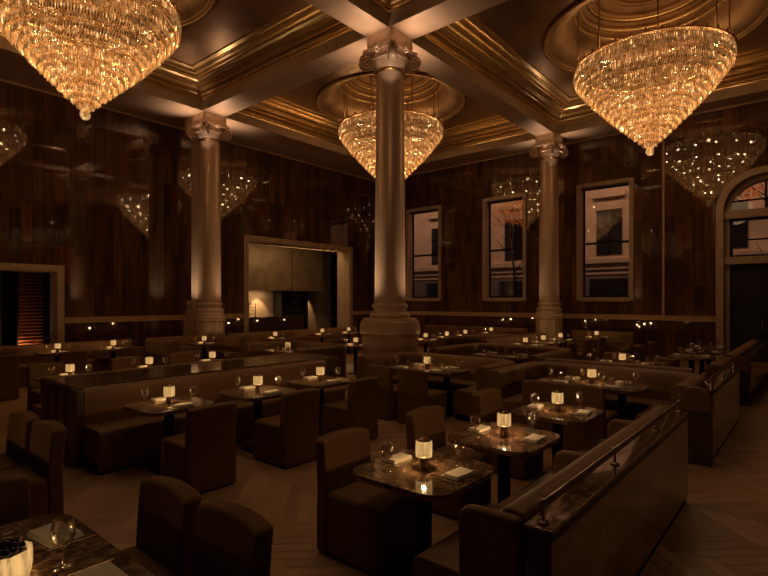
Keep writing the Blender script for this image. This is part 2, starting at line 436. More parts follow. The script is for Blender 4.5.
# chair rails
for (a, b) in ((XL, DO[0]-.03), (DO[1]+.03, KO[0]-.03), (KO[1]+.03, XR)):
    trim(MB().box(a, b, YB-.06, YB, 1.24, 1.40).box(a, b, YB-.085, YB, 1.37, 1.41), M_rail)
trim(MB().box(XR-.06, XR, 3.84, YB, 1.24, 1.40).box(XR-.085, XR, 3.84, YB, 1.37, 1.41), M_rail)
trim(MB().box(XJ-.06, XJ, AD[1]+.02, 3.84, 1.24, 1.40).box(XJ-.085, XJ, AD[1]+.02, 3.90, 1.37, 1.41), M_rail)
trim(MB().box(XJ-.03, XJ+.02, 3.80, 3.86, 1.40, ZS), M_rail)      # vertical brass seam
for i, nm, b_ in ((0,'baseboard_left',(DO[1]+.16, KO[0]-.18, YB-.03, YB)), (1,'baseboard_right',(XR-.03, XR, 3.84, YB))):
    struct(MB().box(*b_, 0, .18).build(nm, M_darkpanel))

# ------------------------------------------------------------------ windows
def window(n, y0, y1):
    fr = .13; z0, z1 = WZ; x0 = XR-.05
    mb = MB()   # casing on the wall face and deep reveal
    for (a, b, c, d) in ((y0-.02, y0+fr, z0, z1), (y1-fr, y1+.02, z0, z1), (y0+fr, y1-fr, z0-.03, z0+.12), (y0+fr, y1-fr, z1-fr, z1+.02)):
        mb.box(x0, XR+.4, a, b, c, d)
    w = struct(mb.build('window_%d' % n, M_trimframe, bevel=.01, seg=1))
    s = MB(); a, b, c, d = y0+fr, y1-fr, z0+.12, z1-fr; xs = XR+.28; zm = 4.02
    for q in ((a, a+.06, c, d), (b-.06, b, c, d), (a+.06, b-.06, c, c+.07), (a+.06, b-.06, d-.06, d), (a+.06, b-.06, zm-.04, zm+.04)):
        s.box(xs, xs+.05, *q)
    sa = s.build('sash', M_black, w)
    MB().box(xs+.02, xs+.03, a+.05, b-.05, c+.06, zm-.03).box(xs+.02, xs+.03, a+.05, b-.05, zm+.03, d-.05).build('pane', M_pane, sa)
for i, (a, b) in enumerate(WIN): window(i+1, a, b)

def arched_door():
    yc = (AD[0]+AD[1])/2; R = (AD[1]-AD[0])/2; n = 24; zs = AD[2]
    mb = MB()
    def arc_band(r0, r1, xa, xb):
        for i in range(n):
            t0, t1 = pi*i/n, pi*(i+1)/n; q = []
            for x in (xa, xb):
                for (r, t) in ((r0,t0),(r1,t0),(r1,t1),(r0,t1)): q.append((x, yc+r*cos(t), zs+r*sin(t)))
            mb.add(q, [(0,1,2,3),(7,6,5,4),(0,3,7,4),(1,5,6,2)])
    xa = XJ-.06
    arc_band(R-.17, R+.03, xa, XR+.3); arc_band(R-.30, R-.17, XJ+.22, XR+.3)
    for sg in (-1, 1):
        a, b = sorted((yc+sg*(R+.03), yc+sg*(R-.17))); mb.box(xa, XR+.3, a, b, 0, zs)
        a, b = sorted((yc+sg*(R-.17), yc+sg*(R-.30))); mb.box(XJ+.22, XR+.3, a, b, 0, zs)
    mb.box(XJ+.05, XJ+.4, yc-R+.17, yc+R-.17, 4.42, 4.66)          # transom bars
    mb.box(XJ+.05, XJ+.4, yc-R+.17, yc+R-.17, 3.02, 3.24)
    w = struct(mb.build('window_4', M_trimframe))
    s = MB(); a, b = yc-R+.30, yc+R-.30; xs = XJ+.32
    for q in ((a, a+.07, 3.24, 4.42), (b-.07, b, 3.24, 4.42), (a, b, 3.24, 3.31), (a, b, 4.35, 4.42), (a, b, 3.74, 3.79)): s.box(xs, xs+.05, *q)
    s.box(xs, xs+.05, yc-.03, yc+.03, 4.66, zs+R-.3)
    s.box(xs, xs+.05, a, b, 4.95, 5.0)
    sa = s.build('sash', M_black, w)
    pts = [(yc+(R-.28)*cos(pi*i/16), zs+(R-.28)*sin(pi*i/16)) for i in range(17)]
    p = MB().add([(xs+.025, y, z) for y, z in pts], [tuple(range(17))]); p.box(xs+.02, xs+.03, a, b, 3.25, 4.4); p.build('pane', M_pane, sa)
    d = struct(MB().box(XJ+.30, XJ+.36, yc-R+.17, yc+R-.17, 0, 3.02).build('door_1', M_dark))
    k = MB(); 
    for sg in (-1, 1):
        k.box(XJ+.28, XJ+.30, yc+sg*.5-.35, yc+sg*.5+.35, .25, 1.2); k.box(XJ+.28, XJ+.30, yc+sg*.5-.35, yc+sg*.5+.35, 1.35, 2.85)
    k.build('door_panel', M_plinth, d)
    MB().tube([(XJ+.2, yc+.08, .9), (XJ+.2, yc+.08, 1.3)], .015).build('door_handle', M_bronze, d)
    trim(MB().box(XJ-.05, XJ+.4, yc-R-.02, yc+R+.02, 0, .04), M_trimframe)
arched_door()

# frames of the two openings in the left wall
def opening_frame(x0, x1, z1, depth, fw, mat):
    mb = MB()
    mb.box(x0-.02, x0+fw, YB-.07, YB+depth, 0, z1+.02); mb.box(x1-fw, x1+.02, YB-.07, YB+depth, 0, z1+.02)
    mb.box(x0+fw, x1-fw, YB-.07, YB+depth, z1-fw, z1+.02)
    return trim(mb, mat, .015)
opening_frame(KO[0], KO[1], KO[2], .75, .20, M_trimframe)
opening_frame(DO[0], DO[1], DO[2], .55, .17, M_trimframe)

# ------------------------------------------------------------------ ceiling
xs0, xs1 = -.12, 8.56
def beam(x0, x1, y0, y1, zt=ZC+.05): trim(MB().box(x0, x1, y0, y1, ZS, zt), M_beam, .012)
beam(XL, WX, *BY); beam(XL, WX, -.95, -.30)
beam(BX[0], BX[1], BY[1], WY); beam(BX[0], BX[1], -.30, BY[0]); beam(BX[0], BX[1], YF, -.95)
beam(-.90, -.12, BY[1], WY); beam(-.90, -.12, -.30, BY[0])
beam(XL, XR, WY, YB); beam(WX, XR, YF, WY)
# small bead along the foot of the wall cornice
trim(MB().box(XL, XR, YB-.03, YB, ZS-.05, ZS), M_beam); trim(MB().box(XR-.03, XR, 3.84, YB, ZS-.05, ZS), M_beam)
trim(MB().box(XJ-.03, XJ, YF, 3.84, ZS-.05, ZS), M_beam)

PROF = [(0,8.14),(.03,8.14),(.04,8.18),(.03,8.21),(.07,8.21),(.07,8.26),(.10,8.27),(.13,8.30),(.10,8.33),(.15,8.33),(.15,8.38),(.20,8.39),(.24,8.43),(.24,8.46),
        (.29,8.46),(.29,8.49),(.33,8.49),(.36,8.53),(.42,8.56),(.42,8.59),(.48,8.59),(.50,8.63),(.50,8.65),(.60,8.65),(.60,8.68),(.64,8.68),(.66,8.71),(.78,8.72),(.78,8.78),(0,8.80)]
def coffer(x0, x1, y0, y1, dome=None):
    mb = MB().sweep([(x0,y0),(x1,y0),(x1,y1),(x0,y1)], PROF, closed=True)
    trim(mb, M_gold)
    cx, cy = dome if dome else ((x0+x1)/2, (y0+y1)/2)
    c = MB()
    if not dome:
        c.box(x0, x1, y0, y1, ZC, ZC+.06)
    else:
        n = 64; R = 2.45; vs = []; fs = []
        for i in range(n):
            t = 2*pi*i/n; vs.append((cx+R*cos(t), cy+R*sin(t), ZC))
            dx, dy = cos(t), sin(t)
            k = min(((x1-cx) if dx > 0 else (x0-cx))/dx if abs(dx) > 1e-6 else 1e9, ((y1-cy) if dy > 0 else (y0-cy))/dy if abs(dy) > 1e-6 else 1e9)
            vs.append((cx+k*dx, cy+k*dy, ZC))
        # corner points are snapped so the panel fills the rectangle
        for i in range(n):
            j = (i+1) % n; fs.append((2*i, 2*j, 2*j+1, 2*i+1))
        for (qx, qy) in ((x0,y0),(x1,y0),(x1,y1),(x0,y1)):
            a = atan2(qy-cy, qx-cx) % (2*pi); i = int(a/(2*pi)*n) % n; j = (i+1) % n
            m = len(vs); vs.append((qx, qy, ZC)); fs.append((2*i+1, 2*j+1, m))
        c.add(vs, fs)
    struct(c.build('ceiling', M_ceil))
    if dome:
        prof = [(2.60,ZC-.0),(2.60,ZC-.03),(2.53,ZC-.05),(2.46,ZC-.03),(2.44,ZC+.02)]
        for k in range(9):       # swelling cove
            a = pi/2*k/8; prof.append((2.42-.56*sin(a)*1.0, ZC+.02+.62*(1-cos(a))))
        prof += [(1.84,9.40),(1.84,9.46),(1.76,9.46),(1.76,9.54),(1.70,9.54),(1.68,9.62),(1.60,9.62),(1.60,9.70),(1.50,9.72),(1.50,9.80),(1.3,9.82),(1.3,9.9),(.9,9.92),(.9,10.0),(0.01,10.0)]
        d = MB(); d.lathe(prof, 72, (cx, cy, 0))
        o = d.build('ceiling', M_ceil); struct(o)
        m = o.modifiers.new('e', 'EDGE_SPLIT'); m.split_angle = radians(35)
        g = MB()
        for r, z in ((2.53,ZC-.04),(1.80,9.43),(1.65,9.6),(1.45,9.78)):
            g.lathe([(r+.03,z+.02),(r+.03,z-.015),(r,z-.03),(r-.03,z-.015),(r-.03,z+.02)], 72, (cx, cy, 0))
        trim(g, M_gold)
DC = [(13.75, 11.3), (14.2, 3.2), (4.02, 11.32), (4.2, 3.4)]
coffer(BX[1], WX, BY[1], WY, DC[0]); coffer(BX[1], WX, -.30, BY[0], DC[1])
coffer(xs0, xs1, BY[1], WY, DC[2]); coffer(xs0, xs1, -.30, BY[0], DC[3])
for (a, b, c, d) in ((XL, -.9, BY[1], WY), (XL, -.9, -.3, BY[0]), (XL, BX[0], YF, -.95), (BX[1], WX, YF, -.95)):
    struct(MB().box(a, b, c, d, ZC, ZC+.06).build('ceiling', M_ceil))

# ------------------------------------------------------------------ columns
def column(x, y, big, label, pier=False):
    t = empty('column', (x, y, 0)); tag(t, label, 'column')
    rs = .35
    if big:
        base = [(.63,0),(.63,1.10),(.65,1.14),(.68,1.17),(.68,1.36),(.66,1.40),(.66,1.43),(.61,1.46),(.61,1.50)]
    else:
        base = [(.47,0),(.47,1.22),(.50,1.25),(.50,1.38),(.46,1.42),(.46,1.47)]
    b = base + [(.43,1.52),(.45,1.55),(.45,1.60),(.42,1.64),(.375,1.66),(.37,1.71),(.39,1.74),(.41,1.77),(.41,1.80),(.39,1.83),(.36,1.84),(.36,1.87)]
    o = MB().lathe(b, 56).build('base', M_column, t); m = o.modifiers.new('e', 'EDGE_SPLIT'); m.split_angle = radians(40)
    MB().lathe([(.352,1.86),(.345,2.6),(.34,3.6),(.33,4.8),(.315,6.2),(.31,7.06)], 56).build('shaft', M_column, t)
    MB().lathe([(.31,7.0),(.345,7.02),(.345,7.05),(.315,7.08)], 40).build('collar', M_brass, t)
    c = MB()
    c.lathe([(.30,7.06),(.33,7.10),(.36,7.18),(.40,7.30),(.41,7.40),(.40,7.45)], 40)
    ab = []                                   # abacus with hollow sides
    for k in range(4):
        a0 = pi/4+k*pi/2
        for u in (-.07, .07): ab.append((.62*cos(a0)-u*sin(a0), .62*sin(a0)+u*cos(a0)))
        am = a0+pi/4
        for u in (-.5, 0, .5):
            rr = .40+.06*abs(u)*2; ab.append((rr*cos(am)-(-u*-.5)*0-u*.55*-0 + rr*0, rr*sin(am)) if u == 0 else (rr*cos(am)-u*.5*sin(am), rr*sin(am)+u*.5*cos(am)))
    c.prism(ab, 7.45, 7.52); c.box(-.42,.42,-.38,.38,7.52,7.57); c.box(-.39,.39,-.35,.35,7.57,ZS+.01)
    co = c.build('capital', M_capital, t, bevel=.01, seg=1)
    for k in range(4):                        # corner scrolls
        a0 = pi/4+k*pi/2; e = (cos(a0), sin(a0)); f_ = (-sin(a0), cos(a0))
        for sd in (-.062, .062):
            pts = []
            for i in range(44):
                th = i/43*2.3*2*pi; rr = .155*(1-i/43)**.8+.012
                u = .53+rr*cos(pi/2-th); z = 7.27+rr*sin(pi/2-th)
                pts.append((e[0]*u+f_[0]*sd, e[1]*u+f_[1]*sd, z))
            pts = [(e[0]*.30+f_[0]*sd, e[1]*.30+f_[1]*sd, 7.44)]+pts
            sc = MB().tube(pts, .026, 6)
            if sd < 0:
                vc = MB(); q = []
                for s_ in (-.04, .04):
                    for i in range(20):
                        a = 2*pi*i/20; u = .53+.135*cos(a); q.append((e[0]*u+f_[0]*s_, e[1]*u+f_[1]*s_, 7.27+.135*sin(a)))
                sc.add(q, [tuple(range(20))[::-1], tuple(range(20, 40))]+[(i, (i+1) % 20, 20+(i+1) % 20, 20+i) for i in range(20)], False)
            sc.build('scroll', M_capital, co)
        am = a0+pi/4                          # flower on each face of the abacus
        fl = MB()
        for p in range(6):
            a = p*pi/3; cx_, cz_ = .05*cos(a), .05*sin(a)
            fl.lathe([(.001,-.02),(.028,-.012),(.03,0),(.02,.02),(.001,.025)], 8, (0,0,0))
            for q in range(len(fl.v)-40, len(fl.v)):
                vx, vy, vz = fl.v[q]
                lx, ly, lz = cx_+vx, vz, cz_+vy
                fl.v[q] = (.45*cos(am)-lx*sin(am)+ly*cos(am), .45*sin(am)+lx*cos(am)+ly*sin(am), 7.45+lz)
        fl.build('rosette', M_capital, co)
        gl = MB()                             # hanging leaf swag between scrolls
        pts = [(.44*cos(am+u)*(1), .44*sin(am+u), 7.33-.08*cos(u*2.2)) for u in [(-.55+.11*i) for i in range(11)]]
        gl.tube(pts, .028, 6); gl.build('leaf_swag', M_capital, co)
    if pier:
        p = MB().box(-.20,.32,.36,.80,1.9,7.4).box(-.26,.38,.36,.86,7.1,7.2).box(-.40,.42,.36,.86,7.35,ZS)
        p.box(-.42,.42,.3,.9,0,1.4).box(-.38,.38,.3,.86,1.4,1.6).box(-.35,.36,.33,.83,1.6,1.9)
        p.build('pier', M_column, t, bevel=.015, seg=2)
    return t
column(8.96, 7.385, True, 'large central bronze column on a wide round drum pedestal')
column(9.02, 15.0, False, 'left bronze column with square pier behind it by the left wall', True)
column(18.1, 7.42, False, 'slim far bronze column standing between the windows')

# ------------------------------------------------------------------ chandeliers
def crystal_mesh(tiers, c):
    """one mesh per tier of hanging prism rods"""
def chandelier(x, y, label):
    t = empty('chandelier', (x, y, 0)); tag(t, label, 'chandelier', 'crystal chandeliers')
    ZR, ZT, R = 7.82, 5.88, 1.78
    NT = 36
    for k in range(NT):
        u = k/(NT-1)                       # 0 top, 1 tip
        z = ZR-(ZR-ZT)*(u**.94)
        u2 = ((k//2)*2)/(NT-1); r = R*(1-u2**1.12)*.985+.10 if k > 1 else R+.02*k
        vs, fs, gl = [], [], []
        rings = (r,) if k else (r, r-.05)
        rr_ = random.Random(k*31+int(x*7))
        for r_ in rings:
            n = max(10, int(2*pi*r_/.050)); ln = .095
            for i in range(n):
                a = 2*pi*(i+.5*(k % 2))/n+rr_.uniform(-.004,.004); dz = rr_.uniform(-.02,.02); w = .0125+.004*rr_.random()
                px, py = r_*cos(a), r_*sin(a); z1 = z+.03+dz; z0 = z-ln+dz
                m = len(vs)
                for (zz, ww) in ((z1, w*.6), (z0+.03, w), (z0, w*.25)):
                    for q in range(4):
                        b_ = a+q*pi/2; vs.append((px+ww*cos(b_), py+ww*sin(b_), zz))
                for lv in range(2):
                    for q in range(4):
                        q2 = (q+1) % 4; fs.append((m+lv*4+q, m+lv*4+q2, m+lv*4+4+q2, m+lv*4+4+q))
                fs.append((m+8, m+9, m+10, m+11))
                g0 = rr_.random(); g0 = .3+.75*g0+(1.3 if rr_.random() < .06 else 0)
                # rings of bulbs behind every third tier
                g0 *= (1.25, .9, .65, .6, .75)[(k-1) % 5]*(.62+.5*min(1, u*1.8))
                if k % 5 == 1 and rr_.random() < .22: g0 = 2.6
                gl += [g0]*9
        me = bpy.data.meshes.new('crystal_tier'); me.from_pydata(vs, [], fs); me.update()
        at = me.attributes.new('glow', 'FLOAT', 'FACE')
        at.data.foreach_set('value', gl)
        me.materials.append(M_crystal); o = bpy.data.objects.new('crystal_tier', me); COL.objects.link(o); o.parent = t
        if k % 5 == 1 and r > .3:          # bulb ring inside
            fr = MB().lathe([(r-.06,z-.0),(r-.05,z+.01),(r-.06,z+.02),(r-.07,z+.01),(r-.06,z)], 48).build('support_ring', M_bronze, t)
    rim = MB().lathe([(R+.02,ZR+.04),(R+.035,ZR+.05),(R+.035,ZR+.065),(R+.01,ZR+.075),(R-.10,ZR+.07),(R-.12,ZR+.05),(R+.02,ZR+.04)], 72)
    for i in range(36):
        a = 2*pi*i/36; rim.lathe([(.004,0),(.03,.02),(.035,.05),(.02,.08),(.004,.09)], 6, ((R+.02)*cos(a), (R+.02)*sin(a), ZR+.06))
    rim.build('rim_ring', M_brass, t)
    fin = MB().lathe([(.001,-.2),(.05,-.19),(.095,-.13),(.10,-.06),(.075,-.01),(.10,.0),(.12,.08)], 14, (0,0,ZT-.12), flute=.18, smooth=False)
    me = fin.build('finial', M_crystal, t).data; at = me.attributes.new('glow', 'FLOAT', 'FACE'); at.data.foreach_set('value', [1.6]*len(me.polygons))
    for i in range(8):
        a = 2*pi*(i+.4)/8; MB().tube([(1.7*cos(a), 1.7*sin(a), ZR+.05), (1.7*cos(a), 1.7*sin(a), 9.45)], .018, 6).build('suspension_rod', M_bronze, t)
    MB().lathe([(1.0,9.9),(1.05,9.96),(1.0,10.0)], 32).build('ceiling_plate', M_bronze, t)
    point('chandelier_light', (0,0,8.15), CH_UP, (1,.63,.31), .06, t)
    for (rr, z, n) in ((1.55, 7.66, 15), (1.22, 7.28, 11), (.88, 6.92, 8), (.5, 6.5, 5), (.12, 6.12, 2)):
        for i in range(n):
            a = 2*pi*(i+.3)/n; point('chandelier_light', (rr*cos(a), rr*sin(a), z), CH_P*.062, (1,.63,.31), .03, t)
CH_P, CH_UP = 68, 12
chandelier(*DC[0], 'cone shaped crystal chandelier hanging behind the central column')
chandelier(*DC[1], 'largest looking crystal chandelier at right, near the arched window')
chandelier(*DC[2], 'cone shaped crystal chandelier cut off by the upper left corner')
point('ceiling_light_fill', (4.2, 3.4, 6.9), 55, (1,.6,.3), .8)

# column up-lights washing the beams beside each capital
def uplights(x, y, p, span=.62, dirs=((1,0),(-1,0),(0,1),(0,-1))):
    for dx, dy in dirs:
        spot('capital_uplight', (x+dx*span, y+dy*span, 7.05), (x+dx*(span+.35), y+dy*(span+.35), ZS), p, (1,.69,.48), 105, .9, .08)
uplights(8.96, 7.385, 46); uplights(9.02, 15.0, 50, .6, ((1,0),(-1,0),(0,-1))); uplights(18.1, 7.42, 25, .55, ((-1,0),(0,1),(0,-1)))
# low spots washing each shaft from both sides
for (x, y, p) in ((8.96,7.385,95),(9.02,15.0,60),(18.1,7.42,18)):
    spot('column_wash', (x-.94, y+1.0, 1.75), (x, y, 3.3), p, (1,.74,.48), 80, 1, .06)
    spot('column_wash', (x+.84, y-1.08, 1.75), (x, y, 3.3), p*.7, (1,.66,.44), 80, 1, .06)
for (x, y, p) in ((8.96,7.385,55),(9.02,15.0,45),(18.1,7.42,24)):
    spot('capital_light', (x-1.1, y-.95, 5.9), (x, y, 7.52), p, (1,.74,.54), 27, .7, .05)
# added fill spots that brighten the seating and aisle, no fittings
for (x, y, p) in ((2.9,2.6,40),(5.3,2.6,42),(7.6,3.4,50),(3.2,5.4,42),(5.6,5.3,42),(4.0,9.0,60),(10.5,4.0,70),(13.5,5.5,90),(13.5,9.5,90),(5.0,13.0,70),(10.5,13.0,80),(1.0,4.6,25),(.9,2.2,25),(4.5,-1.2,90),(8.5,-1.0,90),(14,1.8,90)):
    spot('seating_fill_spot', (x, y, 7.6), (x, y, 0), p, (1,.67,.43), 62, 1, .08)

# ------------------------------------------------------------------ furniture prototypes
def make_chair():
    t = empty('dining_chair'); t['category'] = 'chair'
    w = .26
    st = MB()
    st.box(-w, w, -.32, .19, .012, .475)
    st.build('seat', M_fabric, t, bevel=.035, seg=4)
    bk = MB(); n = 8; z = [.012, .30, .47, .62, .74, .82, .86]
    vs = []; fs = []
    cols = []
    for i in range(n+1):
        u = -1+2*i/n; x = u*w
        for j, zz in enumerate(z):
            lean = .05*max(0, (zz-.45)/.41)**1.3; arch = -.018*u*u if j == len(z)-1 else 0
            bow = .028*u*u*max(0, min(1, (zz-.3)/.5))
            vs.append((x, .19+lean-bow, zz+arch))
        for j, zz in enumerate(z):
            lean = .05*max(0, (zz-.45)/.41)**1.3; arch = -.018*u*u if j == len(z)-1 else 0
            bow = .028*u*u*max(0, min(1, (zz-.3)/.5))
            vs.append((x, .30+lean-bow, zz+arch))
    k = len(z); K = 2*k
    for i in range(n):
        a, b = i*K, (i+1)*K
        for j in range(k-1):
            fs.append((a+j, b+j, b+j+1, a+j+1)); fs.append((a+k+j, a+k+j+1, b+k+j+1, b+k+j))
        fs.append((a+k-1, b+k-1, b+K-1, a+K-1)); fs.append((a, a+k, b+k, b))
    for e, fl in ((0, 0), (n*K, 1)):
        for j in range(k-1):
            q = (e+j, e+j+1, e+k+j+1, e+k+j); fs.append(q if not fl else q[::-1])
    bk.add(vs, fs); bk.build('backrest', M_fabric, t, bevel=.03, seg=4)
    for sx in (-1, 1):
        for yy in (-.27, .24):
            MB().lathe([(.018,0),(.018,.03)], 8, (sx*.21, yy, 0), cap=True).build('foot', M_black, t)
    return t
CHAIR = make_chair()

def make_table(w, d, name='dining_table'):
    t = empty(name); t['category'] = 'table'
    MB().prism(rpoly(w, d, .17, 8), .715, .74).build('table_top', M_granite, t, bevel=.005, seg=2)
    MB().prism(rpoly(w-.03, d-.03, .155, 8), .695, .7149).build('top_edge_band', M_bronze, t)
    if d > 1:
        for s in (-1, 1): MB().lathe([(.055,.02),(.055,.695)], 20, (0, s*.4, 0)).build('pedestal', M_black, t)
        MB().prism(rpoly(.42, 1.15, .1, 5), 0, .03).build('base_plate', M_black, t, bevel=.008)
    else:
        MB().lathe([(.055,.02),(.055,.695)], 20).build('pedestal', M_black, t)
        MB().prism(rpoly(.36, .36, .10, 5), 0, .03).build('base_plate', M_black, t, bevel=.008)
    return t
TAB2 = make_table(.79, .79); TAB4 = make_table(.78, 1.42, 'long_dining_table')

def make_lamp():
    t = empty('table_lamp'); t['category'] = 'lamp'
    MB().lathe([(.036,0),(.036,.006),(.032,.012),(.030,.06),(.034,.075),(.045,.08),(.001,.08)], 20).build('lamp_base', M_bronze, t)
    sh = MB().lathe([(.050,.082),(.057,.086),(.059,.12),(.059,.16),(.057,.19),(.052,.194)], 32, flute=.06, smooth=False).build('glass_shade', M_lampglass, t)
    MB().lathe([(.001,.194),(.050,.194),(.050,.198),(.02,.203),(.018,.212),(.001,.214)], 20).build('lamp_cap', M_bronze, t)
    point('lamp_light', (0,0,.135), LAMP_P, (1,.60,.27), .012, t)
    return t
LAMP_P = 10
LAMP = make_lamp()

def make_glass():
    o = MB().lathe([(.001,.0),(.036,.001),(.037,.003),(.012,.007),(.004,.012),(.0035,.07),(.012,.080),(.034,.098),(.043,.125),(.042,.15),(.035,.185),
                    (.0335,.185),(.0405,.15),(.0415,.125),(.0325,.10),(.010,.083),(.001,.08)], 20).build('wine_glass', M_glass)
    o['category'] = 'glass'; return o
GLASS = make_glass()
def make_napkin():
    mb = MB()
    for k in range(3):
        s_ = .006*k; mb.prism(rpoly(.20-s_, .13-s_, .008, 2, .002*k, -.001*k), .001+.008*k, .0085+.008*k)
    o = mb.build('folded_napkin', M_cloth, bevel=.003, seg=2); o['category'] = 'napkin'; return o
NAP = make_napkin()
def make_knife():
    o = MB().prism([(-.008,-.10),(.006,-.10),(.008,-.02),(.006,.0),(.006,.10),(.002,.115),(-.006,.105),(-.007,0)], .001, .004).build('table_knife', M_steel)
    o['category'] = 'knife'; return o
def make_fork():
    mb = MB().prism([(-.004,-.10),(.004,-.10),(.005,.04),(.011,.05),(.011,.06),(-.011,.06),(-.011,.05),(-.005,.04)], .001, .004)
    for x in (-.0095,-.0035,.0025,.0085): mb.box(x-.0015, x+.0015, .058, .105, .001, .004)
    o = mb.build('table_fork', M_steel); o['category'] = 'fork'; return o
TUM = MB().lathe([(.001,.0),(.029,.001),(.030,.01),(.034,.085),(.0325,.085),(.028,.012),(.001,.010)], 18).build('water_tumbler', M_glass); TUM['category'] = 'glass'
KNIFE = make_knife(); FORK = make_fork()

ZT_ = .7405
def off(x, y, dx, dy, a): return (x+dx*cos(a)-dy*sin(a), y+dx*sin(a)+dy*cos(a))
def setting(x, y, place, desc, far, sx, sy, rz):
    """one place: sits at (x,y); sx, sy point from the place towards the table centre; napkin long side along the diner's left-right"""
    p = ('on', 'at')[0]
    inst(NAP, (x, y, ZT_), rz+random.uniform(-.08,.08), 'white folded napkin %s %s' % (place, desc), 'folded napkins')
def dress(x, y, desc, kind, near=False, lamp=True, extra=True, rz=0):
    """kind '2': two places facing along y; '4': long table along y with four places"""
    if lamp: inst(LAMP, (x, y, ZT_), 0, 'glowing ribbed glass lamp on ' + desc, 'glowing table lamps')
    if kind == '2':
        for s, nm in SIDES[kind]:
            nx, ny = x+.03, y+s*.26
            inst(NAP, (nx, ny, ZT_), random.uniform(-.1,.1), 'white folded napkin on the %s of %s' % (nm, desc), 'folded napkins')
            inst(GLASS, (x-s*.20, y+s*.165, ZT_), 0, 'clear wine glass on the %s of %s' % (nm, desc), 'wine glasses')
            if near:
                inst(KNIFE, (nx+.14*s, ny, ZT_), 0 if s < 0 else pi, 'steel knife on the %s of %s' % (nm, desc), 'table knives')
                inst(FORK, (nx-.14*s, ny+.0, ZT_), 0 if s < 0 else pi, 'steel fork on the %s of %s' % (nm, desc), 'table forks')
    else:
        for sx, sy, nm in SIDES['4']:
            nx, ny = x+sx*.25, y+sy*.36
            inst(NAP, (nx, ny, ZT_), pi/2+random.uniform(-.1,.1), 'white folded napkin, %s place of %s' % (nm, desc), 'folded napkins')
            inst(GLASS, (x+sx*.15, y+sy*.36-sx*.18, ZT_), 0, 'clear wine glass, %s place of %s' % (nm, desc), 'wine glasses')
            inst(TUM, (x+sx*.10, y+sy*.36+sx*.12, ZT_), 0, 'short water tumbler, %s place of %s' % (nm, desc), 'water tumblers')
            if near:
                inst(KNIFE, (nx, ny-.13*sx*-1, ZT_), -pi/2*sx, 'steel knife, %s place of %s' % (nm, desc), 'table knives')
                inst(FORK, (nx, ny+.13*sx*-1, ZT_), -pi/2*sx, 'steel fork, %s place of %s' % (nm, desc), 'table forks')
SIDES = {'2': ((-1, 'right edge'), (1, 'left edge')),
         '4': ((-1, 1, 'near left'), (-1, -1, 'near right'), (1, 1, 'far left'), (1, -1, 'far right'))}
TLAB = ' of polished brown granite with a lit lamp'
def table2(x, y, desc, near=False, lamp=True):
    inst(TAB2, (x, y, 0), 0, desc.replace('the ', 'small granite topped ', 1), 'small dining tables'); dress(x, y, desc, '2', near, lamp)
def table4(x, y, desc, near=False, lamp=True):
    inst(TAB4, (x, y, 0), 0, desc.replace('the ', 'granite topped ', 1), 'long dining tables'); dress(x, y, desc, '4', near, lamp)
def chair(x, y, rz, label): inst(CHAIR, (x, y, 0), rz, label, 'brown upholstered dining chairs')
FY, FYp, FX, FXm = 0, pi, pi/2, -pi/2     # facing -y, +y, +x, -x

# ---- front row beside the stone partition
F = ['the table nearest the stone partition end', 'the middle table beside the stone partition', 'the third table beside the stone partition']
for (x, y), d in zip(((2.88,2.07),(4.03,2.05),(5.30,2.08)), F): table2(x, y, d, True)
chair(2.89, 2.60, FY, 'brown upholstered armless chair at the nearest lamp table, seat facing the partition')
chair(4.03, 2.62, FY, 'brown chair at the middle table beside the stone partition')
chair(5.32, 2.66, FY, 'brown chair at the third table beside the stone partition')
# ---- long tables inside horseshoe booths
T4 = 'the long table in the horseshoe booth at right'; table4(7.42, 2.42, T4, True)
T6 = 'the long table before the central column'; table4(7.22, 5.12, T6, True)
T5 = 'the long table behind the right horseshoe booth'; table4(9.95, 2.70, T5)
T6b = 'the unlit long table right of central column'; table4(9.95, 5.12, T6b, lamp=False)
chair(6.70, 2.74, FX, 'brown chair, back to viewer, left of pair at right horseshoe booth')
chair(6.70, 2.21, FX, 'brown chair, back to viewer, right of pair at right horseshoe booth')
chair(6.52, 5.40, FX, 'brown chair, back to viewer, left of pair before the central column')
chair(6.52, 4.72, FX, 'brown chair, back to viewer, right of pair before the central column')
chair(10.62, 3.05, FXm, 'brown chair facing the viewer behind the long table beyond the right booth')
# ---- middle banquette row
Mi = ['the left table of the middle banquette', 'the centre table of the middle banquette', 'the right table of the middle banquette']
for (x, y), d in zip(((2.85,5.58),(3.98,5.48),(5.10,5.52)), Mi): table2(x, y, d, True)
chair(2.82, 4.90, FYp, 'brown chair, back to viewer, at left table of middle banquette')
chair(3.93, 4.84, FYp, 'brown chair, back to viewer, at centre table of middle banquette')
chair(5.10, 4.92, FYp, 'brown chair, back to viewer, at right table of middle banquette')
# ---- row behind the granite ledge
B = ['the left table behind the granite ledge', 'the centre table behind the granite ledge', 'the right table behind the granite ledge']
for (x, y), d in zip(((2.87,8.68),(4.10,8.72),(5.31,8.74)), B): table2(x, y, d)
for x, nm in ((2.87,'left'),(4.15,'centre'),(5.25,'right')): chair(x, 9.50, FY, 'brown chair behind the %s table behind the granite ledge' % nm)
